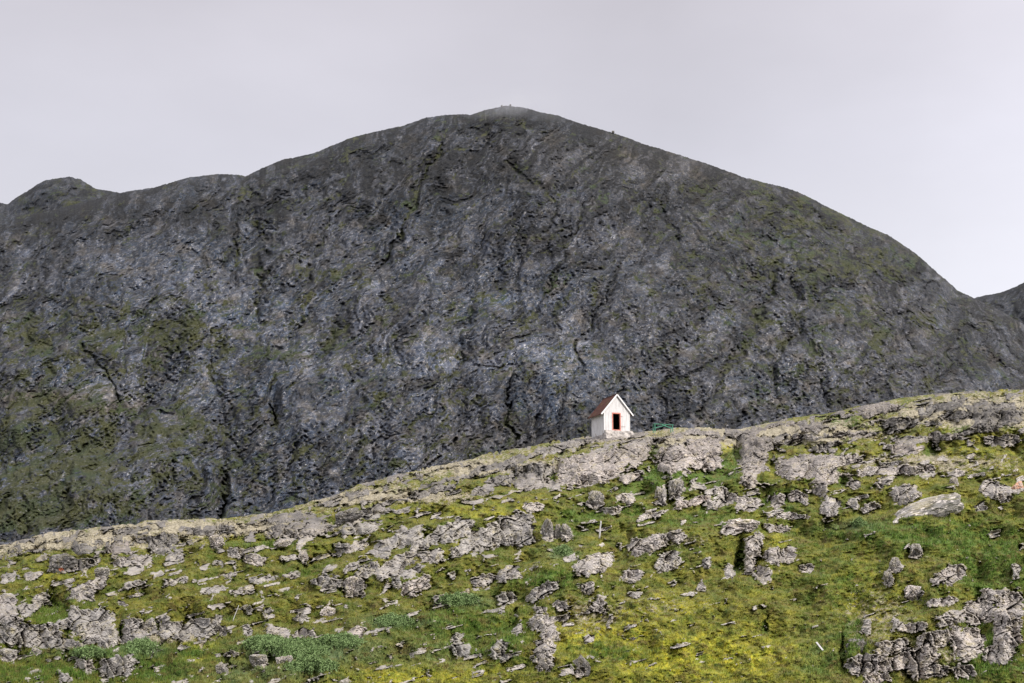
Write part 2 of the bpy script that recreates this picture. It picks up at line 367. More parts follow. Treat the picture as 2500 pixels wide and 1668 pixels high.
# domain warp
WX = PX + 15*fbm(PX/34, PY/26, 21, 4) + 3.0*perlin(PX/7, PY/7, 23)
WY = PY + 9*fbm(PX/34, PY/26, 31, 4) + 2.4*perlin(PX/7, PY/7, 33)
rock = np.zeros_like(PX); pink = np.full_like(PX, .2)
RN = -.06 + .50*fbm(PX/22, PY/12, 24, 4, .65)
for (cx, cy, rx, ry, dg, pk) in OUT:
    x0, x1 = np.searchsorted(gx, [cx-rx*2-24, cx+rx*2+24])
    sl = (slice(None), slice(x0, x1))
    u, v = ell(WX[sl], WY[sl], cx, cy, rx, ry, dg)
    r = np.power(np.abs(u)**3 + np.abs(v)**3, 1/3)
    m = 1 - sst(.84, 1.06, r + RN[sl])
    pink[sl] = pink[sl]*(1-m) + pk*m
    rock[sl] = np.maximum(rock[sl], m)
hol = np.zeros_like(PX)
for (cx, cy, rx, ry, dg, dp) in HOL:
    u, v = ell(WX, WY, cx, cy, rx*1.25, ry*1.1, dg)
    m = 1 - sst(.35, 1.1, np.sqrt(u*u+v*v))
    hol = np.maximum(hol, m*dp)
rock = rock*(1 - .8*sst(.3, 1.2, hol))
cut = np.zeros_like(PX)
for (cx, cy, rx, ry, dg) in [(1455,1083,30,5,14),(1700,1066,36,6,4),(1380,1108,16,8,20),(1560,1068,40,4,8),(1330,1120,50,5,16),(1620,1084,14,7,0),(1782,1084,24,20,0),
   (1880,1052,50,8,14),(2060,1030,56,10,8),(2035,1050,40,7,5),(2150,1014,60,6,12),(2330,1040,50,13,14),(1875,1166,30,16,0),(2210,1120,80,6,4),(2280,1012,40,7,18),(2420,1058,80,6,4),
   (950,1200,80,6,15),(1100,1155,90,6,16),(700,1228,90,6,8),(480,1280,80,7,6),(1250,1112,70,5,16),(820,1240,70,6,8),(560,1262,60,5,6),(1180,1170,70,6,15),(250,1310,70,6,5),(120,1330,60,7,8),
   (1010,1225,70,7,14),(1960,1020,60,6,14),(2000,1075,80,5,6),(2120,1045,60,5,6),(1420,1100,20,6,10),(1650,1075,30,5,0),(2480,1040,50,8,10),(2110,1085,90,6,4),(1930,1095,40,8,-10)]:
    u, v = ell(WX, WY, cx, cy, rx, ry, dg); cut = np.maximum(cut, 1 - sst(.6, 1.15, np.sqrt(u*u+v*v) + .8*RN))
# strata direction (rising to the right) for the small broken rock
a = math.radians(14); SU = PX*math.cos(a) - PY*math.sin(a); SV = PX*math.sin(a) + PY*math.cos(a)
crest_near = sst(.76, .95, T)
leftm = 1 - sst(900, 1300, PX)
small = fbm(SU/42 + .6*perlin(PX/30, PY/30, 71), SV/19, 41, 5, .6)
dens = .235 - .07*crest_near - .05*leftm + .10*sst(1450, 1900, PX)*(1-sst(.55, .8, T)) - .06*sst(.55, .8, T)
small_m = sst(dens, dens+.07, small)*.9
slabs = sst(.05, .15, fbm(PX/190 + T*3, T*46 + PX/260, 51, 5, .65))*crest_near
midc = fbm(SU/60, SV/14, 55, 4)
rock = rock*(1-cut); small_m = small_m*(1-cut); slabs = slabs*(1-cut)
rock_all = np.maximum(rock, np.maximum(small_m, slabs*(.46+.6*np.clip(midc,-.6,.6))))
midf0 = fbm(PX/50, PY/30, 98, 3)
# blocks and cracks
ca, sa = math.cos(math.radians(12)), math.sin(math.radians(12))
BU, BV = PX*ca - PY*sa, PX*sa + PY*ca
f1, f2, cr1, vx, vy = worley(BU/21 + .5*perlin(PX/18, PY/18, 61), BV/38 + .5*perlin(PX/18, PY/18, 62), 3)
g1, g2, cr2, wx, wy = worley(BU/8.5 + .5*perlin(PX/7, PY/7, 63), BV/10 + .5*perlin(PX/7, PY/7, 64), 4)
crack1, crack2 = 1 - sst(.0, .08, f2-f1), 1 - sst(.0, .15, g2-g1)
# relief: steep where there is rock, gentle on the mossy ledges (integrated up the slope with a slow return)
kb = np.clip(np.abs(np.gradient(Yb, axis=0)), 0, None); dpy = np.abs(np.gradient(PY, axis=0))
kbp = np.clip(kb/dpy, 0, .34)
R = np.zeros_like(PX); acc = np.zeros(NX)
steep = rock*.92 + .40*small_m*(1-rock) + .25*slabs*(1-rock)
steep = steep - .10
for j in range(NY):
    lam = dpy[j]/34.
    acc = acc*(1-lam) - steep[j]*kbp[j]*dpy[j]*.74
    acc[1:-1] = .5*acc[1:-1] + .25*(acc[:-2]+acc[2:])
    R[j] = acc
lat = fbm(PX/260, PY/120, 81, 3)*5 + fbm(PX/90, PY/50, 82, 3)*2.6
lat *= 1 - sst(.93, 1, T)*.8
ra = np.clip(rock_all, 0, 1)
sc_far = kbp/.12
D = R + lat*np.clip(T*4+.6, 0, 1)
D += hol*1.9
rd = np.clip(rock*1.0 + .12*small_m*(1-rock) + .25*slabs*(1-rock), 0, 1)
l1, l2, cr0, ux, uy = worley(BU/58 + .35*perlin(PX/40, PY/40, 65), BV/70 + .35*perlin(PX/40, PY/40, 66), 8)
crack0 = 1 - sst(.0, .05, l2-l1)
D += rd*((cr0-.5)*1.2 + ux*1.5 + uy*.6 + crack0*.5)
D += rd*((cr1-.5)*.42 + vx*.5 + vy*.2 + crack1*.3 + crack2*.10 + wx*.14 + (cr2-.5)*.14)
D += rd*.10*fbm(PX/14, PY/10, 91, 3, .5)
moss = 1 - ra
D += moss*np.clip(kbp/.12, .6, 2)*(1.9*np.abs(perlin(SU/95 + .5*midf0, SV/26 + .5*midf0, 97)) + 2.0*fbm(PX/52, PY/26, 92, 3, .5) + .45*fbm(PX/13, PY/10, 93, 2, .5) + .07*perlin(PX/3.6, PY/3.4, 94))
D += .08*perlin(PX/3., PY/3., 96)
fade = 1 - sst(.985, 1.0, T)
Y = Yb + D*fade
Y = no_overhang(Y, PY, .030, 1.0 - .3*ra)
AX, EZ = ray(PX, PY)
X = AX*Y; Z = EZ*Y
Z += sst(.74, .93, T)*(.55*fbm(X/7 + Y/14, Y/5, 141, 5, .6) - .45*np.abs(fbm(X/3.4, Y/2.6, 142, 3, .5)))*(1 - .8*np.exp(-(((PX-1510)/60)**2)))
# hut stands on levelled rock
HUT_Y = 143.0
# near rows (below the frame, down into the dip and up to the photographer)
ax0, ez0 = AX[0], EZ[0]
rows_x, rows_y, rows_z = [], [], []
y0r, z0r, x0r = Y[0], Z[0], X[0]
for s in np.linspace(0, 1, 46)[:-1]:
    yy = -60 + (y0r+60)*s
    zz = -1.75 - 9.5*np.sin(np.clip((yy)/62, 0, 1)*np.pi)**1.0
    zz = np.where(yy < 0, -1.75 - .05*yy, zz)
    bl = sst(.62, 1.0, (yy+60)/(y0r+60))
    zz = zz*(1-bl) + (z0r - (y0r-yy)*.34)*bl
    zz = zz + .35*perlin(x0r/6, yy/6, 99)
    rows_x.append(x0r*(.55+.45*s)); rows_y.append(yy); rows_z.append(zz)
bx, by, bz = [], [], []
for i, s in enumerate(np.linspace(0, 1, 56)[1:]):
    dy = 240*s**1.8
    bx.append(X[-1]*(1+.0*s)); by.append(Y[-1]+dy)
    bz.append(Z[-1] + dy*EZ[-1]*np.exp(-dy/6.)*.6 - (dy**2/(dy+26))*.36 + .3*perlin(X[-1]/5, (Y[-1]+dy)/5, 97)*min(1, dy/5))
nb, nf = len(rows_x), len(bx)
XX = np.concatenate([np.array(rows_x), X, np.array(bx)]); YY = np.concatenate([np.array(rows_y), Y, np.array(by)]); ZZ = np.concatenate([np.array(rows_z), Z, np.array(bz)])

def blob(lst):
    o = np.zeros_like(PX)
    for (cx, cy, rx, ry, v) in lst:
        o = np.maximum(o, v*np.exp(-(((WX-cx)/rx)**2 + ((WY-cy)/ry)**2)))
    return o
hue = 0
lowf = fbm(PX/120, PY/60, 101, 4, .6); midf = fbm(PX/30, PY/15, 102, 4, .6)
yel = blob([(1700,1600,260,70,1),(1500,1560,200,60,.8),(1000,1650,220,30,.9),(480,1590,70,26,1.),(1620,1500,180,50,.5),(1780,1085,24,18,1),
            (2120,1480,90,90,.5),(560,1300,160,22,.8),(250,1320,140,18,.7),(1930,1600,110,50,.7),(2300,1230,200,20,.3),(1870,1330,60,40,.5),(150,1400,120,30,.5),(1130,1250,200,22,.5),(2330,1100,200,40,.4)])
yel = np.clip(yel*.85 - .05 - .12*(1-sst(900, 1300, PX)) + 1.5*midf*(.3+yel) + .20*sst(0, .4, lowf), 0, 1)
deep = blob([(1620,1170,110,28,1),(1750,1150,50,44,1),(2300,1310,200,40,.8),(2440,1380,110,80,.9),(2430,1600,90,70,.9),(2080,1560,40,60,.9),
             (1330,1420,90,24,.9),(1500,1250,120,18,.6),(2140,1300,200,22,.7),(1120,1530,120,50,.7),(300,1595,300,14,.8),(1240,1560,60,60,.8),
             (100,1640,160,24,.8),(380,1640,80,24,1),(650,1330,90,16,.6),(140,1500,70,40,.4),(250,1330,40,16,.8),(1650,1270,200,20,.5),(2060,1030,60,16,1),(1960,1150,50,14,.8),
             (1900,1230,60,40,.6),(2010,1620,60,50,.5),(1480,1590,80,20,.6),(2060,1420,100,50,.4)])
deep = np.clip(1.25*deep + .10 + 1.9*fbm(PX/36, PY/15, 133, 5, .65)*(.35+deep) + .35*sst(.05, .45, -lowf), 0, 1)
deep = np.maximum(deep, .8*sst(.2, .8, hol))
wil = blob([(760,1590,190,36,1),(640,1640,160,30,.7),(960,1520,90,18,.9),(1140,1470,80,16,.8),(350,1590,70,20,.8),(230,1600,120,14,.6),(1370,1350,40,16,.9),
            (2080,1285,70,12,.7),(1000,1600,140,40,.4),(1990,1590,60,60,.3)])
wil = np.clip(wil*(.9+1.2*midf), 0, 1)
tan = blob([(150,1320,300,22,.75),(600,1290,300,16,.7),(1000,1215,200,16,.75),(1250,1140,200,14,.7),(2250,1130,300,34,.62),(2400,1010,200,40,.7),(1950,1060,250,26,.65),
            (1700,1075,160,12,.6),(400,1560,120,14,.8),(120,1572,80,10,.9),(1440,1500,120,60,.48),(2140,1510,120,100,.45),(1640,1320,120,20,.5),(1600,1480,200,50,.35),(2250,1600,150,60,.5)])
tan = np.clip(tan*(.85+.9*fbm(SU/26, SV/8, 131, 5, .65)) + .12 + .2*midf + .34*sst(.80, .96, T)*(1-sst(1500,2100,PX)*.3), 0, .78)
tone = np.clip(.85 - .62*sst(.74, .93, T) + .5*midf + .55*blob([(1470,1130,130,50,1),(1680,1112,90,44,1)]) - .35*blob([(2403,1024,120,40,1),(120,1340,300,30,.5)]), 0, 1)
spk = np.clip(.32 + .62*sst(1180, 1400, PX) + 1.2*lowf, .12, 1)
def padm(a, v0=.0):
    return np.concatenate([np.repeat(a[:1], nb, 0), a, np.repeat(a[-1:], nf, 0)])
hill = grid_mesh('hillside', XX, YY, ZZ, M_HILL,
   {'mask_a': [padm(ra), padm(tan), padm(pink)], 'mask_b': [padm(yel), padm(deep), padm(wil)], 'mask_c': [padm(tone), padm(spk), padm(spk)]})
tag(hill, kind='structure')
def on_hill(px, py):
    """point of the finished hillside seen at photo pixel (px, py)"""
    i = int(np.argmin(np.abs(gx-px))); j = int(np.argmin(np.abs(PY[:, i]-py)))
    return Vector((X[j, i], Y[j, i], Z[j, i]))
def at(px, py, y):
    a_, e_ = ray(px, py); return Vector((a_*y, y, e_*y))

# ------------------------------------------------------------------ mountains
def mountain(name, ridge, x0, x1, nx, ny, yb_bot, yb_top, py_bot, seed, amp, veg_fn, dark=1.):
    gx = np.linspace(x0, x1, nx); t = np.linspace(0, 1, ny); tt = 1 - (1-t)**1.15
    top = curve(ridge, gx) + 3.0*fbm(gx/50, gx*0, seed, 5, .65) + 2.0*fbm(gx/9, gx*0, seed+5, 3, .6) + 1.0*perlin(gx/3.3, gx*0, seed+6)
    PX = np.repeat(gx[None], ny, 0); PY = py_bot - (py_bot-top)[None]*tt[:, None]; T = np.repeat(tt[:, None], nx, 1)
    u = 1 - np.power(np.clip(1-T, 1e-6, 1), 1/1.55)
    side = np.abs(PX-1250)/1250
    Yb = yb_bot + (yb_top + 120*side**2 - yb_bot)*u
    wx_ = 60*fbm(PX/110, PY/110, seed+1, 5, .6); wy_ = 60*fbm(PX/110, PY/110, seed+2, 5, .6)
    QX, QY = PX+wx_, PY+wy_
    # strata rise steeply to the right on this face
    a = math.radians(50); U = QX*math.cos(a) - QY*math.sin(a); V = QX*math.sin(a) + QY*math.cos(a)
    b_ = math.radians(-38); U2 = QX*math.cos(b_) - QY*math.sin(b_); V2 = QX*math.sin(b_) + QY*math.cos(b_); mr = sst(1250, 1750, PX + .5*(PY-800))
    f1, f2, c1, vx, vy = worley(U/95, V/46, seed+3)
    g1, g2, c2, wx, wy = worley(U/38 , V/17, seed+4)
    h1, h2, c3, zx, zy = worley(U/13 + .3*perlin(PX/9, PY/9, 5), V/6.5 + .3*perlin(PX/9, PY/9, 6), seed+6)
    k1, k2, k3 = 1-sst(0, .12, f2-f1), 1-sst(0, .16, g2-g1), 1-sst(0, .2, h2-h1)
    D = amp*(60*fbm(QX/420, QY/420, seed+7, 3) + 44*fbm(U/240, V/75, seed+8, 4, .5))
    kk = np.clip(np.abs(np.gradient(Yb, axis=0))/np.abs(np.gradient(PY, axis=0)), .3, 1.6)/1.1
    D -= amp*kk*14*((ridged(U/190, V/50, seed+12, 4, .5)-.5)*(1-mr) + (ridged(U2/210, V2/52, seed+13, 4, .5)-.5)*mr)
    D += .7*amp*kk*(8*vx + 4*(c1-.5) + 2*k1 + 4.2*wx + 2.6*(c2-.5) + .8*k2 + 1.3*(c3-.5) + 1.3*zx)
    D += amp*kk*1.7*fbm(U/16, V/9, seed+9, 3, .55)
    gul = np.zeros_like(PX)
    for pts, wd, dp in GUL:
        p = np.array(pts, float)*K
        d = np.full(PX.shape, 1e9)
        for q0, q1 in zip(p[:-1], p[1:]):
            s = np.clip(((QX-q0[0])*(q1-q0)[0] + (QY-q0[1])*(q1-q0)[1])/((q1-q0)**2).sum(), 0, 1)
            d = np.minimum(d, np.hypot(QX-q0[0]-s*(q1-q0)[0], QY-q0[1]-s*(q1-q0)[1]))
        gul = np.maximum(gul, dp*(1-sst(0, wd*(1.9+1.1*perlin(PX/60, PY/60, 77)), d)))
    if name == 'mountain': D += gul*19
    else: gul = gul*0
    D *= 1 - sst(.96, 1, T)
    D *= np.clip(1.15-.5*T, 0, 1)
    Yv = no_overhang(Yb + D, PY, .35, 1.0)
    a_, e_ = ray(PX, PY)
    X, Y, Z = a_*Yv, Yv, e_*Yv
    # foot down into the valley, and the hidden far side
    s = np.linspace(0, 1, 18)[:-1, None]
    fx = X[0][None]*(1 - .0*s); fy = Y[0][None] - 260*(1-s); fz = Z[0][None] - (150)*(1-s)
    s2 = np.linspace(0, 1, 14)[1:, None]
    kx = X[-1][None]*(1+.15*s2); ky = Y[-1][None] + 900*s2; kz = Z[-1][None] - 420*s2**1.3
    rk, vg, wm = veg_fn(PX, PY, T, seed, k1, k2, k3, c1, c2, c3, gul, U, V, U2, V2, mr)
    cat = lambda A: np.concatenate([np.repeat(A[:1], 17, 0), A, np.repeat(A[-1:], 13, 0)])
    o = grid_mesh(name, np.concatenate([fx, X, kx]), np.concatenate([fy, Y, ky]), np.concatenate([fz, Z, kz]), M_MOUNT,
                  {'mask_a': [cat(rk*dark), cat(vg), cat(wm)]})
    return tag(o, kind='structure')
GUL = [([(560,408),(556,470),(548,540),(545,600),(540,650)],7,.7),([(563,405),(580,470),(600,560),(610,640),(600,740)],8,.8),
 ([(1010,330),(1000,380),(975,425),(945,470),(935,500),(915,530),(880,590),(870,620)],6,1),([(870,620),(800,690),(770,760),(740,830)],8,.6),
 ([(1190,370),(1230,430),(1300,560),(1290,620),(1260,660)],7,.6),([(1340,470),(1300,560),(1280,640),(1230,720)],6,.5),
 ([(1420,620),(1380,700),(1340,790),(1310,900)],6,.6),([(1780,620),(1740,720),(1690,820),(1620,930),(1590,960)],9,.8),
 ([(620,930),(612,980)],4,1),([(1170,900),(1160,960),(1165,1000)],5,.8),([(520,1080),(515,1190)],6,1),([(480,840),(520,1000),(560,1060)],9,.5),
 ([(1080,700),(1060,830),(1180,850),(1170,900)],6,.4),([(1500,440),(1560,560),(1620,640)],7,.35),([(700,640),(740,560),(760,500)],6,.5),([(460,600),(470,700),(440,800)],7,.4),
 ([(80,640),(70,760),(120,860)],8,.5),([(210,800),(215,850),(270,930)],5,.7),([(1900,560),(1860,680),(1800,800),(1760,900)],8,.4),([(2050,720),(1980,820),(1900,900)],8,.4)]
def g2(PX, PY, lst):
    o = 0
    for (cx, cy, rx, ry, v) in lst: o = o + v*np.exp(-(((PX-cx*K)/(rx*K))**2 + ((PY-cy*K)/(ry*K))**2))
    return o
def veg_main(PX, PY, T, seed, k1, k2, k3, c1, c2, c3, gul, U, V, U2, V2, mr):
    base = .26 + .78*g2(PX, PY, [(150,1080,380,160,.44),(100,760,330,80,.26),(430,760,200,60,.26),(100,900,200,70,.22),(760,640,130,40,.2),(700,820,260,50,.20),
        (1850,480,260,80,.25),(1960,600,200,70,.22),(2100,820,300,220,.16),(1500,700,250,200,.06),(1150,720,130,40,.22),(1750,760,200,200,.10),(1150,1060,500,60,.16),
        (420,980,90,30,.3),(60,1180,130,40,.6),(1300,300,500,90,-.04),(330,540,200,120,-.12),(1150,520,300,150,-.08),(900,900,200,60,.10),(1270,850,200,60,.1)])
    n = fbm(PX/70, PY/40, seed+20, 5, .65)
    n3 = fbm(U/60, V/22, seed+30, 5, .7)
    net = sst(.62, .95, ridged(U/120, V/48, seed+40, 4, .6))
    vg = base - .05 + .44*n + .40*(n3*(1-mr) + mr*fbm(U2/70, V2/18, seed+35, 5, .7)) + .30*net*(1-.6*mr) + .06*k2 + .05*k1 + .05*k3 + .25*np.clip(gul, 0, 1) - .10*(c2-.5)
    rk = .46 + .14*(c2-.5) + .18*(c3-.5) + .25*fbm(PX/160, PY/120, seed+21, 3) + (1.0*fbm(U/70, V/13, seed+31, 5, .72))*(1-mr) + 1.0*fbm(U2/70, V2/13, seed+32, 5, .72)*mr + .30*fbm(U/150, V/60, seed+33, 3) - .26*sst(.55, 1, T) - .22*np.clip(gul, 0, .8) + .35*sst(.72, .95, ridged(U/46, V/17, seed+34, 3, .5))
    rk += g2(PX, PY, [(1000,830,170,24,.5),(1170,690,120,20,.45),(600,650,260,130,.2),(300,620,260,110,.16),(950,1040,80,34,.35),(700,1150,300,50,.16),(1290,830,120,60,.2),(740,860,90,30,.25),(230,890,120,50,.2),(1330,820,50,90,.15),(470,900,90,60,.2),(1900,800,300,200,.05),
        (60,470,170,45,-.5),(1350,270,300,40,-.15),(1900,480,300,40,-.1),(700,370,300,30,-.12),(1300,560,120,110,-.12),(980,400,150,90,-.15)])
    wm = np.clip(.45*sst(.0, .45, fbm(PX/60, PY/40, seed+22, 5, .65)) + .12*sst(1250, 1800, PX) +
         g2(PX, PY, [(100,910,120,18,.7),(230,940,80,14,.6),(1150,1010,180,40,.3),(1600,350,500,80,.2),(1000,760,60,16,.2)]), 0, 1)
    return np.clip(rk, 0, 1), np.clip(vg, 0, 1), wm
def veg_far(PX, PY, T, seed, k1, k2, k3, c1, c2, c3, gul, U, V, U2, V2, mr):
    n = fbm(PX/60, PY/40, seed+20, 4, .6)
    return np.clip(.22 + .3*(c2-.5) + .6*fbm(U/54, V/13, seed+31, 4, .7), 0, 1), np.clip(.30 + .5*n + .1*k2, 0, 1), PX*0
LEFTK = [(-900,520),(-200,482),(0,465),(18,469),(30,458),(60,440),(100,415),(130,410),(160,405),(175,411),(182,410),(220,433),(290,446),(420,520),(600,640)]
RIGHTK = [(2050,800),(2180,700),(2240,682),(2290,673),(2320,663),(2350,648),(2600,560),(3300,500)]
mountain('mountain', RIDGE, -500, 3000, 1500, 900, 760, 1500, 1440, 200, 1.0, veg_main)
mountain('far_mountain', LEFTK, -800, 620, 420, 200, 1700, 2100, 900, 300, .9, veg_far)
mountain('distant_mountain', RIGHTK, 2200, 3300, 300, 200, 1900, 2300, 1000, 400, .9, veg_far)

# valley floor sheet to the horizon
g = NT('valley_ground'); M_VAL = g.col(g.mix(g.rng(g.noise(.02, 5), .4, .6), (.03, .038, .018), (.06, .06, .06)))
s = np.linspace(-1, 1, 121)[:, None]*np.ones((1, 121)); s = np.sign(s)*np.abs(s)**2*9000
vx_, vy_ = s.T, s
vz_ = -80 + 4*perlin(vx_/200+.3, vy_/200+.7, 7)
tag(grid_mesh('valley_ground', vx_, vy_, vz_, M_VAL, {}), kind='structure')

# ------------------------------------------------------------------ small mesh helpers
def simple(name, col, rough=.8, n=None, bump=None):
    g = NT(name, rough); c = col
    if n: c = g.mix(g.rng(g.noise(n[0], 4, .7), .38, .66), col, n[1])
    if bump: g.bump(g.noise(bump[0], 4), bump[1])
    return g.col(c)
def link(name, bm, mat, parent=None, smooth=False, bevel=0):
    me = bpy.data.meshes.new(name); bmesh.ops.recalc_face_normals(bm, faces=bm.faces)
    bm.to_mesh(me); bm.free(); me.materials.append(mat)
    if smooth: me.shade_smooth()
    o = bpy.data.objects.new(name, me); C.objects.link(o)
    if parent: o.parent = parent
    if bevel:
        b = o.modifiers.new('bevel', 'BEVEL'); b.width = bevel; b.segments = 2
    return o
def box(bm, x0, x1, y0, y1, z0, z1):
    v = [bm.verts.new(p) for p in ((x0,y0,z0),(x1,y0,z0),(x1,y1,z0),(x0,y1,z0),(x0,y0,z1),(x1,y0,z1),(x1,y1,z1),(x0,y1,z1))]
    for f in ((0,3,2,1),(4,5,6,7),(0,1,5,4),(1,2,6,5),(2,3,7,6),(3,0,4,7)): bm.faces.new([v[i] for i in f])
def bar(bm, a, b, w, h, up=Vector((0,0,1))):
    """square bar from a to b: w across, h along up"""
    a, b = Vector(a), Vector(b); d = (b-a).normalized(); sx = d.cross(up).normalized(); u = sx.cross(d).normalized()
    v = [bm.verts.new(p + sx*i*w/2 + u*j*h/2) for p in (a, b) for i, j in ((-1,-1),(1,-1),(1,1),(-1,1))]
    for f in ((0,1,2,3),(7,6,5,4),(0,4,5,1),(1,5,6,2),(2,6,7,3),(3,7,4,0)): bm.faces.new([v[i] for i in f])
def prism(bm, pts, y0, y1):
    """polygon in XZ pushed from y0 to y1"""
    a = [bm.verts.new((x, y0, z)) for x, z in pts]; b = [bm.verts.new((x, y1, z)) for x, z in pts]
    bm.faces.new(a); bm.faces.new(b[::-1])
    for i in range(len(a)):
        j = (i+1) % len(a); bm.faces.new((a[i], b[i], b[j], a[j]))
def empty(name, loc, rz, label, cat, group=None):
    o = bpy.data.objects.new(name, None); C.objects.link(o); o.location = loc; o.rotation_euler = (0, 0, rz); o.empty_display_size = .3
    return tag(o, label, cat, group)

# ------------------------------------------------------------------ hut
M_WALL = None
g = NT('white_painted_boards', .7)
cw = g.mix(g.rng(g.noise(2.2, 5, .7, g.co((3, 3, .5))), .45, .72), (.70, .69, .70), (.50, .48, .49))
cw = g.mix(g.rng(g.noise(7, 3, .8, g.co((4, 4, .35))), .60, .72, 0, .6), cw, (.42, .38, .37))
M_WALL = g.col(cw)
M_TRIM = simple('white_trim', (.76, .75, .76), .6)
g = NT('rusty_red_roof', .85)
cr_ = g.mix(g.rng(g.noise(3, 4, .7), .35, .65), (.100, .032, .020), (.052, .022, .017))
cr_ = g.mix(g.rng(g.noise(1.1, 4, .7), .55, .65, 0, .8), cr_, (.10, .085, .025))
M_ROOF = g.col(cr_)
M_RED = simple('salmon_red_paint', (.60, .23, .18), .6, (6, (.48, .17, .13)))
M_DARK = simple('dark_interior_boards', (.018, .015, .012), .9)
M_IRON = simple('rusty_iron', (.35, .22, .19), .6)
RZ = math.radians(-20)
corner = at(1475, 1050, HUT_Y)                                      # front left corner of the walls, at floor level
W_, L_, EV, APEX = 2.84, 3.15, 1.98, 3.66
hut = empty('hut', corner, -RZ*1.0 if False else math.radians(20), 'small white wooden hut with rust red roof and open doorway on the ridge', 'hut')
# local axes: x along the front wall to the right, y back along the side wall
T_ = .07
def boarded(x0, x1, z0, ztop, face_y, out, bw=.16):
    bm = bmesh.new(); n = max(1, round((x1-x0)/bw)); w_ = (x1-x0)/n; r = random.Random(5)
    for i in range(n):
        a, b = x0+i*w_+.010, x0+(i+1)*w_-.010
        d = r.uniform(0, .016)
        za, zb = ztop(a), ztop(b); zm = max(za, zb)
        y0_, y1_ = (face_y-d-.02, face_y+.02)
        v = [bm.verts.new(p) for p in ((a,y0_,z0),(b,y0_,z0),(b,y0_,zb),(a,y0_,za),(a,y1_,z0),(b,y1_,z0),(b,y1_,zb),(a,y1_,za))]
        for f in ((0,1,2,3),(5,4,7,6),(0,4,5,1),(1,5,6,2),(2,6,7,3),(3,7,4,0)): bm.faces.new([v[i] for i in f])
    return bm
gab = lambda x: EV + (APEX-EV)*(1-abs(x-W_/2)/(W_/2)) - .02
DX0, DX1, DZ0, DZ1 = .97, 1.73, .10, 1.72
fw = boarded(0, DX0, 0, gab, 0, -1)
def merge(bm, b2):
    me = bpy.data.meshes.new('t'); b2.to_mesh(me); b2.free(); bm.from_mesh(me); bpy.data.meshes.remove(me)
merge(fw, boarded(DX1, W_, 0, gab, 0, -1))
b3 = boarded(DX0, DX1, DZ1, gab, 0, -1); merge(fw, b3)
box(fw, 0, DX0, .02, .05, 0, 1.9); box(fw, DX1, W_, .02, .05, 0, 1.9)
prism(fw, [(0,1.9),(W_,1.9),(W_,EV-.03),(W_/2,APEX-.05),(0,EV-.03)], .02, .05)
link('front_wall', fw, M_WALL, hut)
sw = boarded(0, L_, -.42, lambda x: EV, 0, -1)                      # left side wall, turned into place
for v in sw.verts: v.co = Vector((v.co.y+.0, v.co.x, v.co.z))
box(sw, .02, .05, .05, L_, -.42, EV)
link('side_wall', sw, M_WALL, hut)
bm = bmesh.new(); box(bm, W_-.05, W_, .052, L_, -.3, EV); link('side_wall', bm, M_WALL, hut)
bm = bmesh.new(); prism(bm, [(.052,-.4),(W_-.052,-.4),(W_-.052,EV),(W_/2,APEX-.06),(.052,EV)], L_-.06, L_-.003); link('back_wall', bm, M_WALL, hut)
bm = bmesh.new(); box(bm, .06, W_-.06, .06, L_-.07, -.02, .03)
link('floor', bm, M_DARK, hut)
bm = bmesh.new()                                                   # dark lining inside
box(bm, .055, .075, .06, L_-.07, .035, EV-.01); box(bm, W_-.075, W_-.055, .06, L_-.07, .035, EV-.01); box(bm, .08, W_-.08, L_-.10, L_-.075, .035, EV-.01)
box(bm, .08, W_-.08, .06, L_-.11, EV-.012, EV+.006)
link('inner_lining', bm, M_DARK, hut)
# roof: two slabs with the corrugation lines of laid boards
sl = (APEX-EV)/(W_/2)
ov = .34
for sg, x_c in ((-1, W_/2), (1, W_/2)):
    bm = bmesh.new()
    xe = W_/2 + sg*(W_/2+ov); ze = EV - ov*sl
    n = 13
    y0_, y1_ = -.16, L_+.20
    for i in range(n):
        a_ = y0_ + (y1_-y0_)*i/n; b_ = y0_ + (y1_-y0_)*(i+1)/n - .008
        k_ = .012*(i % 2)
        vs = []
        for yy in (a_, b_):
            for xx, zz in ((W_/2, APEX+.02+k_), (xe, ze+.02+k_), (xe, ze+.085+k_), (W_/2, APEX+.085+k_)):
                vs.append(bm.verts.new((xx, yy, zz)))
        for f in ((0,1,2,3),(7,6,5,4),(0,4,5,1),(1,5,6,2),(2,6,7,3),(3,7,4,0)): bm.faces.new([vs[i] for i in f])
    link('roof_slope', bm, M_ROOF, hut)
    bm = bmesh.new()                                               # white barge board along the gable
    p0 = Vector((W_/2, -.185, APEX+.03)); p1 = Vector((W_/2 + sg*(W_/2+ov+.02), -.185, ze+.01))
    bar(bm, p0 + Vector((0, 0, .0)), p1, .035, .14, Vector((sl*sg, 0, 1)) if False else Vector((0,0,1)))
    link('barge_board', bm, M_TRIM, hut)
bm = bmesh.new(); bar(bm, (W_/2, -.16, APEX+.10), (W_/2, L_+.2, APEX+.10), .09, .05); link('ridge_cap', bm, M_ROOF, hut)
bm = bmesh.new(); bar(bm, (W_/2-W_/2-ov-.015, -.14, EV-ov*sl+.03), (W_/2-W_/2-ov-.015, L_+.19, EV-ov*sl+.03), .03, .09); link('eaves_board', bm, simple('brown_eaves_board', (.10, .045, .035)), hut)
bm = bmesh.new(); box(bm, -.028, .0, -.05, .06, -.02, EV-.02); link('corner_board', bm, M_TRIM, hut)
bm = bmesh.new(); box(bm, W_, W_+.028, -.05, .06, -.05, EV-.02); link('corner_board', bm, M_TRIM, hut)
bm = bmesh.new()
f_ = .095
box(bm, DX0-f_, DX0, -.075, .12, DZ0-.0, DZ1); box(bm, DX1, DX1+f_, -.075, .12, DZ0, DZ1)
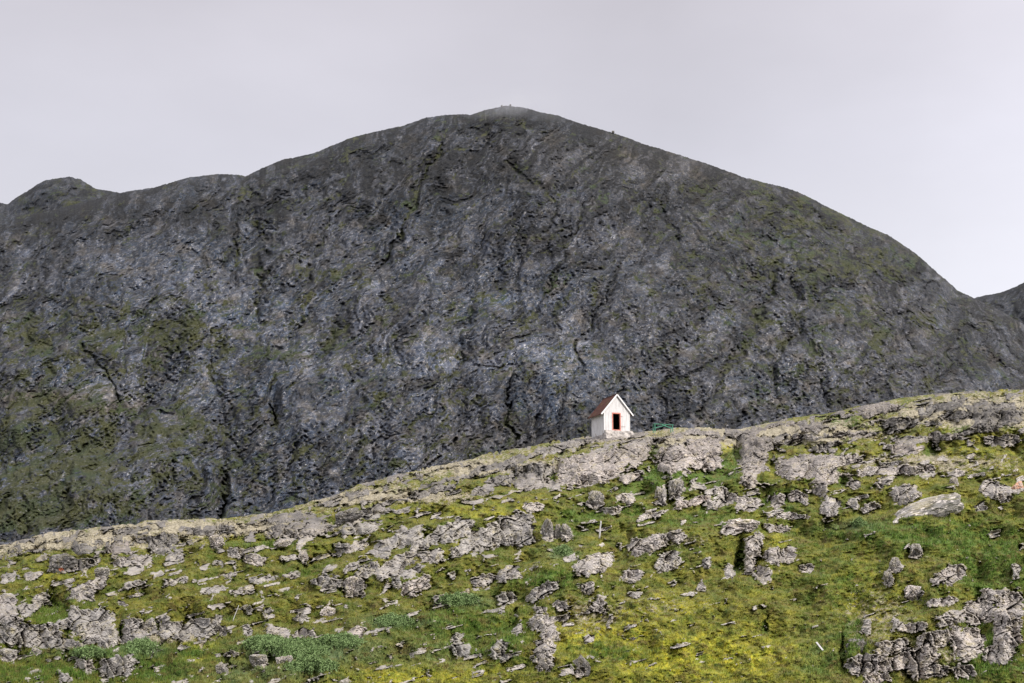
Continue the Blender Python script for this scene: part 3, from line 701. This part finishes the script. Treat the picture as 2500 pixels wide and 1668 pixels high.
box(bm, DX0-f_, DX1+f_, -.08, .12, DZ1, DZ1+f_+.02); box(bm, DX0-f_, DX1+f_, -.08, .12, DZ0-.12, DZ0)
link('door_frame', bm, M_RED, hut)
bm = bmesh.new(); box(bm, DX1+f_+.06, DX1+f_+.50, -.075, -.045, .42, .445); link('latch', bm, M_IRON, hut)
bm = bmesh.new(); box(bm, DX1+f_+.02, DX1+f_+.22, -.075, -.045, 1.46, 1.485); link('hinge', bm, M_IRON, hut)
bm = bmesh.new(); bmesh.ops.create_cone(bm, cap_ends=True, segments=12, radius1=.06, radius2=.06, depth=.34,
      matrix=Matrix.Translation((W_/2+.98, 1.0, APEX-.98*sl+.22))); link('vent_pipe', bm, M_TRIM, hut)

# ------------------------------------------------------------------ rocks that lie or stand on the hill
def noise3(v, s):
    from mathutils import noise as N
    return N.noise(v*s)
def rock_mesh(seed, sub=4, cuts=8, rough=.1):
    r = random.Random(seed); bm = bmesh.new(); bmesh.ops.create_icosphere(bm, subdivisions=sub, radius=1)
    planes = []
    for i in range(cuts):
        n = Vector((r.uniform(-1,1), r.uniform(-1,1), r.uniform(-1,1))).normalized(); planes.append((n, r.uniform(.62, .9)))
    off = Vector((r.uniform(0,50), r.uniform(0,50), r.uniform(0,50)))
    for v in bm.verts:
        c = v.co; k_ = (abs(c.x)**4.5 + abs(c.y)**4.5 + abs(c.z)**4.5)**(-1/4.5)   # boxy start
        v.co = c*k_*.85
        for n, d in planes:
            k_ = v.co.dot(n) - d
            if k_ > 0: v.co -= n*k_*.96
        q = v.co + off; d_ = c.normalized()
        v.co += d_*(noise3(q, 1.3)*.20 - abs(noise3(q, 3.1))*rough*2.2 + noise3(q, 7)*rough*.8 + noise3(q, 16)*rough*.45)
    mx_ = [max(abs(v.co[i]) for v in bm.verts) for i in range(3)]
    for v in bm.verts: v.co = Vector((v.co[0]/mx_[0], v.co[1]/mx_[1], v.co[2]/mx_[2]))
    return bm
M_R = {'grey': rock_material('grey_rock', .05), 'pink': rock_material('pinkish_rock', .75), 'dark': rock_material('dark_lichen_rock', .0, .55),
       'pale': rock_material('pale_rock', .5, 1.25), 'orange': None}
g = NT('orange_rock'); M_R['orange'] = g.col(g.mix(g.rng(g.noise(1.6, 4), .42, .62), (.55, .32, .22), (.40, .34, .31)))
ROCKS = [  # x, y, half w, half h, tilt, material, label
 (1455,1220,19,21,0,'grey','grey block of rock in the moss below the left end of the pink cliff'),
 (1651,1196,19,25,0,'grey','grey lichen spotted rock between the moss patches under the cleft cliff'),
 (1612,1214,14,24,-5,'grey','narrow upright grey slab of rock left of the spotted rock'),
 (1336,1295,14,27,0,'grey','tall upright grey slab standing left of the white marker post'),
 (1361,1298,8,17,0,'grey','thin grey rock squeezed between two upright slabs near the marker post'),
 (1383,1300,12,20,10,'grey','round topped upright slab nearest the white marker post'),
 (2251,1260,108,31,18,'grey','very large smooth grey slab tilting up to the right on the green slope'),
 (2486,1190,17,12,25,'orange','orange stained rock at the right edge of the picture'),
 (2329,1177,11,11,0,'pale','small round pale rock on the moss above the large slab'),
 (1803,1285,47,17,-3,'pale','long speckled whitish rock lying level in the middle of the green slope'),
 (1421,1628,19,24,20,'dark','dark rounded rock alone in the moss near the bottom edge'),
 (2237,1345,15,17,0,'grey','grey boulder topping the line of stepped rocks on the right slope'),
 (2187,1380,15,17,30,'grey','grey boulder in the middle of the line of stepped rocks'),
 (2168,1413,11,17,15,'grey','lowest boulder of the line of stepped rocks on the right slope'),
 (2232,1446,22,16,0,'pale','speckled blocky boulder below the line of stepped rocks'),
 (2104,1605,36,39,0,'dark','big dark speckled block of rock right of the narrow black cleft'),
 (158,1374,37,23,12,'dark','dark boulder carrying an orange painted mark on the left slope'),
 (249,1400,18,13,0,'grey','grey boulder right of the dark boulder with the painted mark'),
 (852,1261,33,16,12,'dark','dark grey boulder lying just under the crest left of centre'),
 (697,1327,20,9,5,'pale','small flat pale pink rock below the crest left of centre'),
 (741,1359,12,11,20,'pale','small pale angular rock in dark moss below the flat pale rock'),
 (530,1320,18,14,15,'pale','pale rounded boulder below the crest on the left'),
 (802,1496,20,13,-10,'pale','pale wedge shaped rock above the willow thicket'),
 (630,1613,22,14,0,'grey','grey twin boulder at the left foot of the willow thicket'),
 (694,1613,20,13,10,'pale','pale boulder half swallowed by the willow thicket'),
 (542,1636,14,17,15,'grey','small grey block beside bright moss at the bottom left'),
 (20,1600,23,14,-12,'grey','grey boulder with a shadowed hollow at the bottom left corner'),
 (88,1595,13,11,-20,'grey','small grey boulder in front of the long cliff on the left'),
 (600,1489,16,11,10,'grey','grey rock just right of the thin leaning stick'),
 (866,1431,25,22,10,'pale','broad pale rock face in the centre of the left slope'),
]
for i, (cx, cy, rx, ry, dg, mt, lab) in enumerate(ROCKS):
    p = on_hill(cx, cy + ry*.35); s_ = p.y/F
    o = link('rock', rock_mesh(100+i, 5, 8, .045 if rx > 80 else .1), M_R[mt], None)
    o.scale = (rx*s_*1.06, max(rx, ry)*s_*(.55 if rx > 80 else .8), ry*s_*1.15)
    o.location = at(cx, cy, p.y + (2.3 if rx > 80 else .15*rx*s_)); o.rotation_euler = (math.radians(8 if rx < 80 else -14), -math.radians(dg), 0)
    tag(o, lab, 'rock')
# orange paint mark on the dark boulder
def pancake(name, pts, centre, n, mat, thick=.012):
    pass
boul = [o for o in C.objects if o.get('label', '').startswith('dark boulder carrying')][0]
bpy.context.view_layer.update()
dg_ = bpy.context.evaluated_depsgraph_get()
mi = boul.matrix_world.inverted()
bm = bmesh.new()
grid = {}
for ix in range(9):
    for iy in range(9):
        px_, py_ = 143+ix*1.6, 1384+iy*1.6
        a_, e_ = ray(px_, py_); d = Vector((a_, 1, e_)).normalized()
        o_l = mi @ Vector((0,0,0)); d_l = (mi.to_3x3() @ d).normalized()
        ok, hit, nrm, _ = boul.ray_cast(o_l, d_l)
        if ok and ((ix-4)/4.2)**2 + ((iy-4)/3.6)**2 + .5*math.sin(ix*2.1+iy*1.3) < 1: grid[ix, iy] = bm.verts.new(hit - d_l*.02)
for (ix, iy), v in grid.items():
    q = [grid.get(k_) for k_ in ((ix,iy),(ix+1,iy),(ix+1,iy+1),(ix,iy+1))]
    if all(q): bm.faces.new(q)
pm = link('painted_mark', bm, simple('orange_paint', (.62, .16, .08), .7, (9, (.42, .2, .14))), boul, True)
pm['label'] = 'faded orange paint mark'

# small stones on the skyline of the mountain
for (cx, cy, r_, lab) in ((1497,322,4.0,'dark boulder on the skyline of the right mountain shoulder'),
                          (1225,258,2.6,'small dark boulder on the misty summit, the left one'),
                          (1246,256,2.6,'small dark boulder on the misty summit, the right one')):
    bm = rock_mesh(int(cx), 3); o = link('boulder', bm, M_R['dark'], None)
    o.scale = (r_*.43, r_*.43, r_*.43); o.location = at(cx, cy+1, 1495); tag(o, lab, 'boulder')

# ------------------------------------------------------------------ green bench right of the hut
M_GREEN = simple('green_paint', (.07, .25, .17), .6, (8, (.05, .18, .125)))
bx_l, bx_r = at(1599, 1048, 143.5), at(1642, 1046, 144.2)
bl = (bx_r - bx_l); Lb = bl.length; ben = empty('bench', bx_l, math.atan2(bl.y, bl.x), 'low green wooden bench frame with crossed slats on the ridge right of the hut', 'bench')
H_ = .52
for xx in (0, Lb):
    for yy in (0, .42):
        bm = bmesh.new(); box(bm, xx-.035, xx+.035, yy-.035, yy+.035, -.35, H_-.002 if yy == 0 else H_-.06); link('leg', bm, M_GREEN, ben)
bm = bmesh.new(); box(bm, -.14, Lb+.10, -.055, .055, H_, H_+.05); box(bm, -.14, Lb+.10, .07, .18, H_, H_+.05); box(bm, -.14, Lb+.10, .2, .31, H_, H_+.05); link('seat', bm, M_GREEN, ben)
bm = bmesh.new(); bar(bm, (.03, -.055, .14), (Lb*.62, -.055, H_-.05), .03, .075); link('brace', bm, M_GREEN, ben)
bm = bmesh.new(); bar(bm, (Lb-.03, -.088, .14), (Lb*.38, -.088, H_-.05), .03, .075); link('brace', bm, M_GREEN, ben)

# ------------------------------------------------------------------ post, plank, sticks
M_WOOD = simple('bleached_wood', (.47, .46, .48), .8, (9, (.34, .33, .33)))
def pole(name, px0, py0, px1, py1, wid, label, cat, off=.25, lean=0., mat=M_WOOD, flat=1.):
    b = on_hill(px0, py0); y_ = b.y - off
    a_ = at(px0, py0+2, y_); c_ = at(px1, py1, y_+lean); bm = bmesh.new(); s_ = y_/F
    n = 7; r = random.Random(px0)
    ax_ = (c_-a_); up_ = ax_.normalized(); sx_ = up_.cross(Vector((0,1,0))).normalized(); sy_ = sx_.cross(up_)
    rings = []
    for i in range(n):
        t_ = i/(n-1); k_ = (1-.35*t_)*wid*s_/2
        c0 = ax_*t_ + sx_*r.uniform(-.12,.12)*wid*s_
        rings.append([bm.verts.new(c0 + sx_*math.cos(q)*k_ + sy_*math.sin(q)*k_*flat) for q in [j*math.pi/4 for j in range(8)]])
    for r0, r1 in zip(rings, rings[1:]):
        for j in range(8): bm.faces.new((r0[j], r0[(j+1)%8], r1[(j+1)%8], r1[j]))
    bm.faces.new(rings[0][::-1]); bm.faces.new(rings[-1])
    o = link(name, bm, mat, None, True); o.location = a_
    return tag(o, label, cat)
pole('marker_post', 1463, 1313, 1467, 1272, 4.6, 'white leaning wooden post on the slope below the hut', 'post', .5, .15)
pole('stick', 568, 1515, 583, 1478, 2.0, 'thin pale stick leaning out of the grass on the left slope', 'stick', .5, .2)
pole('stick', 236, 1495, 247, 1480, 1.6, 'short pale twig standing above the long left cliff', 'stick', .6, .1)
pole('stick', 1511, 1411, 1517, 1420, 1.5, 'tiny pale stick lying in yellow moss below the centre', 'stick', .5, -.2)
pole('stick', 1673, 1447, 1685, 1452, 1.8, 'small pale splinter of wood lying on the lower green slope', 'stick', .5, -.1)
b0, b1 = on_hill(1993, 1568), on_hill(2009, 1588)
bm = bmesh.new(); yb = min(b0.y, b1.y) - .45
bar(bm, at(1993, 1568, yb+.25) - at(2001, 1578, yb), at(2009, 1588, yb-.05) - at(2001, 1578, yb), .12, .03, Vector((.3, -.7, .6)))
o = link('plank', bm, M_WOOD); o.location = at(2001, 1578, yb); tag(o, 'short white plank lying aslant on the green slope at the lower right', 'plank')

# whitewashed stone footing under the front and sides of the hut: one wavy wall of rough stones
M_FOOT = simple('whitewashed_stone', (.50, .46, .43), .9, (2.5, (.20, .185, .18)), (4, .1))
bm = bmesh.new()
box(bm, -.10, W_+.16, -.22, L_+.05, -.95, -.02)
for k_ in range(5): bmesh.ops.subdivide_edges(bm, edges=[e_ for e_ in bm.edges if e_.calc_length() > .09], cuts=1, use_grid_fill=True)
for v in bm.verts:
    q = v.co.copy(); n_ = noise3(q + Vector((3,1,2)), 2.6)*.10 + noise3(q, 7)*.05
    f_ = min(1, max(0, (-.02 - v.co.z)/.9))
    if v.co.z > -.03: v.co.z += noise3(q, 3.)*.02
    if q.y < 0: v.co.y -= .05 + n_ + .45*f_ + .12*max(0, noise3(q*1.0, 1.2))
    if q.x < 0: v.co.x += .12 - n_*.6 - .1*f_
    if q.x > W_: v.co.x += n_ + .25*f_
link('footing', bm, M_FOOT, hut)

# ------------------------------------------------------------------ grass over the moss
rs = np.random.default_rng(3)
def scatter(n, prob, jit=1.0):
    fj = rs.integers(40, NY-14, n); fi = rs.integers(150, NX-150, n)
    keep = rs.random(n) < prob[fj, fi]
    fj, fi = fj[keep], fi[keep]
    a_ = rs.random(len(fi)); b_ = rs.random(len(fi))
    P = [A[fj, fi]*(1-a_)*(1-b_) + A[fj, fi+1]*a_*(1-b_) + A[fj+1, fi]*(1-a_)*b_ + A[fj+1, fi+1]*a_*b_ for A in (X, Y, Z)]
    return fj, fi, np.stack(P, -1)
mossy = sst(.50, .35, ra) if False else 1 - sst(.32, .5, ra)
clump = sst(-.15, .25, fbm(PX/16, PY/9, 120, 3))
fj, fi, P = scatter(420000, mossy*(1-sst(.6,.9,hol)*(PX > 1500))*(.25+.75*clump)*(1-.6*crest_near))
n = len(P); NB = 3
P = np.repeat(P, NB, 0); fj = np.repeat(fj, NB); fi = np.repeat(fi, NB); m = len(P)
th = rs.random(m)*2*np.pi; hgt = (.05 + .16*rs.random(m)**2)*(.7+.8*deep[fj, fi]+.5*wil[fj, fi]); wd = .018 + .022*rs.random(m)
base = P + np.stack([.10*(rs.random(m)-.5), .10*(rs.random(m)-.5), np.full(m, -.01)], -1)
dx = np.stack([np.cos(th)*wd, np.sin(th)*wd, np.zeros(m)], -1)
lean = np.stack([.5*(rs.random(m)-.3)*hgt, .6*(rs.random(m)-.5)*hgt, hgt], -1)
V3 = np.stack([base-dx, base+dx, base+lean], 1).reshape(-1, 3)
me = bpy.data.meshes.new('grass'); me.vertices.add(m*3); me.vertices.foreach_set('co', V3.astype(np.float32).ravel())
me.loops.add(m*3); me.loops.foreach_set('vertex_index', np.arange(m*3, dtype=np.int32))
me.polygons.add(m); me.polygons.foreach_set('loop_start', np.arange(0, m*3, 3, dtype=np.int32)); me.update(calc_edges=True)
for nm, ch in (('mask_a', (ra, tan, pink)), ('mask_b', (yel, deep, wil))):
    a_ = me.attributes.new(nm, 'FLOAT_COLOR', 'POINT')
    v = np.stack([np.repeat(c[fj, fi], 3) for c in ch] + [np.ones(m*3)], -1).astype(np.float32); a_.data.foreach_set('color', v.ravel())
me.materials.append(grass_material())
o = bpy.data.objects.new('grass', me); C.objects.link(o); tag(o, 'short yellow green grass and heath covering the hillside between the rocks', 'grass', kind='stuff')
print('GRASS', m)

# ------------------------------------------------------------------ willow thickets
def leaf_material(name, a, b):
    g = NT(name, .7); r = g.n('ShaderNodeNewGeometry').outputs['Random Per Island']
    return g.col(g.mix(r, a, b))
M_LEAF = leaf_material('willow_leaves', (.075, .130, .038), (.20, .28, .115))
M_STEM = simple('willow_stem', (.09, .06, .04))
WIL = [(650,1578,60,20,'grey green willow thicket at the left end of the large willow bank'),
 (730,1590,80,24,'largest grey green willow thicket on the dark bank left of the bottom centre'),
 (830,1572,60,16,'grey green willow thicket right of the largest thicket under the pinkish rock'),
 (960,1522,52,12,'long low willow thicket on the diagonal bank left of the dark hollow'),
 (1120,1470,56,13,'low pale willow thicket under the small red rocks in the centre'),
 (1372,1350,26,11,'small blue green willow bush below the white marker post'),
 (345,1585,42,16,'grey willow bush at the foot of the long left cliff'),
 (2095,1283,22,7,'small blue green willow bush left of the very large smooth slab'),
 (760,1632,70,14,'dark willow thicket at the bottom edge below the largest thicket'),
 (215,1600,44,10,'low willow thicket above the twin blocks at the bottom left')]
for (cx, cy, rx, ry, lab) in WIL:
    c0 = on_hill(cx, cy); w_ = empty('willow_shrub', c0, 0, lab, 'shrub', None)
    n = int(rx*ry*9)
    u = rs.normal(0, .42, n); v = rs.normal(0, .42, n)
    ok = (u*u+v*v < 1 + .5*perlin(u*3+cx, v*3, 9)); u, v = u[ok], v[ok]
    ii = np.clip(np.searchsorted(gx, cx+u*rx), 0, NX-1)
    jj = np.array([int(np.argmin(np.abs(PY[:, i]-(cy-vv*ry)))) for i, vv in zip(ii, v)])
    hh = (.18 + .30*np.clip(perlin(cx+u*rx/9, cy+v*ry/6, 14)+.5, 0, 1.2))*np.sqrt(np.clip(1.1-(u*u+v*v), 0, 1))
    P = np.stack([X[jj, ii], Y[jj, ii], Z[jj, ii] + hh*rs.random(len(u))**.4], -1) + rs.normal(0, .05, (len(u), 3)) - np.array(c0)
    P[:, 1] -= .1
    m = len(P); d1 = rs.normal(0, 1, (m, 3)); d1 /= np.linalg.norm(d1, axis=1)[:, None]
    d2 = np.cross(d1, rs.normal(0, 1, (m, 3))); d2 /= np.linalg.norm(d2, axis=1)[:, None]
    d1 *= (.05+.03*rs.random((m, 1))); d2 *= .028
    q = np.stack([P-d1, P-d2, P+d1, P+d2], 1).reshape(-1, 3)
    me = bpy.data.meshes.new('foliage'); me.vertices.add(m*4); me.vertices.foreach_set('co', q.astype(np.float32).ravel())
    me.loops.add(m*4); me.loops.foreach_set('vertex_index', np.arange(m*4, dtype=np.int32))
    me.polygons.add(m); me.polygons.foreach_set('loop_start', np.arange(0, m*4, 4, dtype=np.int32)); me.update(calc_edges=True)
    me.materials.append(M_LEAF); o = bpy.data.objects.new('foliage', me); C.objects.link(o); o.parent = w_
    for k_ in range(5):
        t_ = P[rs.integers(m)]; r0 = Vector(t_)*.8 + Vector((0, 0, -.25)); bm = bmesh.new(); bar(bm, r0, Vector(t_), .02, .02, Vector((0, 1, 0)))
        link('stem', bm, M_STEM, w_)

# ------------------------------------------------------------------ air: haze, and mist on the summit
def volume_box(name, lo, hi, fn, label=None, cat=None):
    bm = bmesh.new(); box(bm, lo[0], hi[0], lo[1], hi[1], lo[2], hi[2])
    m = bpy.data.materials.new(name); m.use_nodes = True; t = m.node_tree; t.nodes.clear()
    o_ = t.nodes.new('ShaderNodeOutputMaterial'); pv = t.nodes.new('ShaderNodeVolumePrincipled'); t.links.new(pv.outputs[0], o_.inputs['Volume'])
    fn(t, pv); o = link(name, bm, m); tag(o, label, cat, None, 'stuff'); return o
def mist(t, pv):
    g_ = t.nodes.new('ShaderNodeTexCoord'); m_ = t.nodes.new('ShaderNodeMapping'); m_.inputs['Location'].default_value = (-1, -1, -1); m_.inputs['Scale'].default_value = (2, 2, 2)
    gr = t.nodes.new('ShaderNodeTexGradient'); gr.gradient_type = 'SPHERICAL'
    t.links.new(g_.outputs['Generated'], m_.inputs[0]); t.links.new(m_.outputs[0], gr.inputs[0])
    n_ = t.nodes.new('ShaderNodeTexNoise'); n_.inputs['Scale'].default_value = .03; n_.inputs['Detail'].default_value = 3; t.links.new(g_.outputs['Object'], n_.inputs[0])
    r_ = t.nodes.new('ShaderNodeMapRange'); r_.inputs[1].default_value = .35; r_.inputs[2].default_value = .7; t.links.new(n_.outputs[0], r_.inputs[0])
    a_ = t.nodes.new('ShaderNodeMath'); a_.operation = 'MULTIPLY'; t.links.new(gr.outputs[0], a_.inputs[0]); t.links.new(r_.outputs[0], a_.inputs[1])
    b_ = t.nodes.new('ShaderNodeMath'); b_.operation = 'MULTIPLY'; b_.inputs[1].default_value = .009; t.links.new(a_.outputs[0], b_.inputs[0])
    t.links.new(b_.outputs[0], pv.inputs['Density']); pv.inputs['Color'].default_value = (.95, .96, 1, 1)
c_ = at(1262, 262, 1440)
volume_box('mist', (c_.x-62, c_.y-60, c_.z-26), (c_.x+62, c_.y+60, c_.z+20), mist)
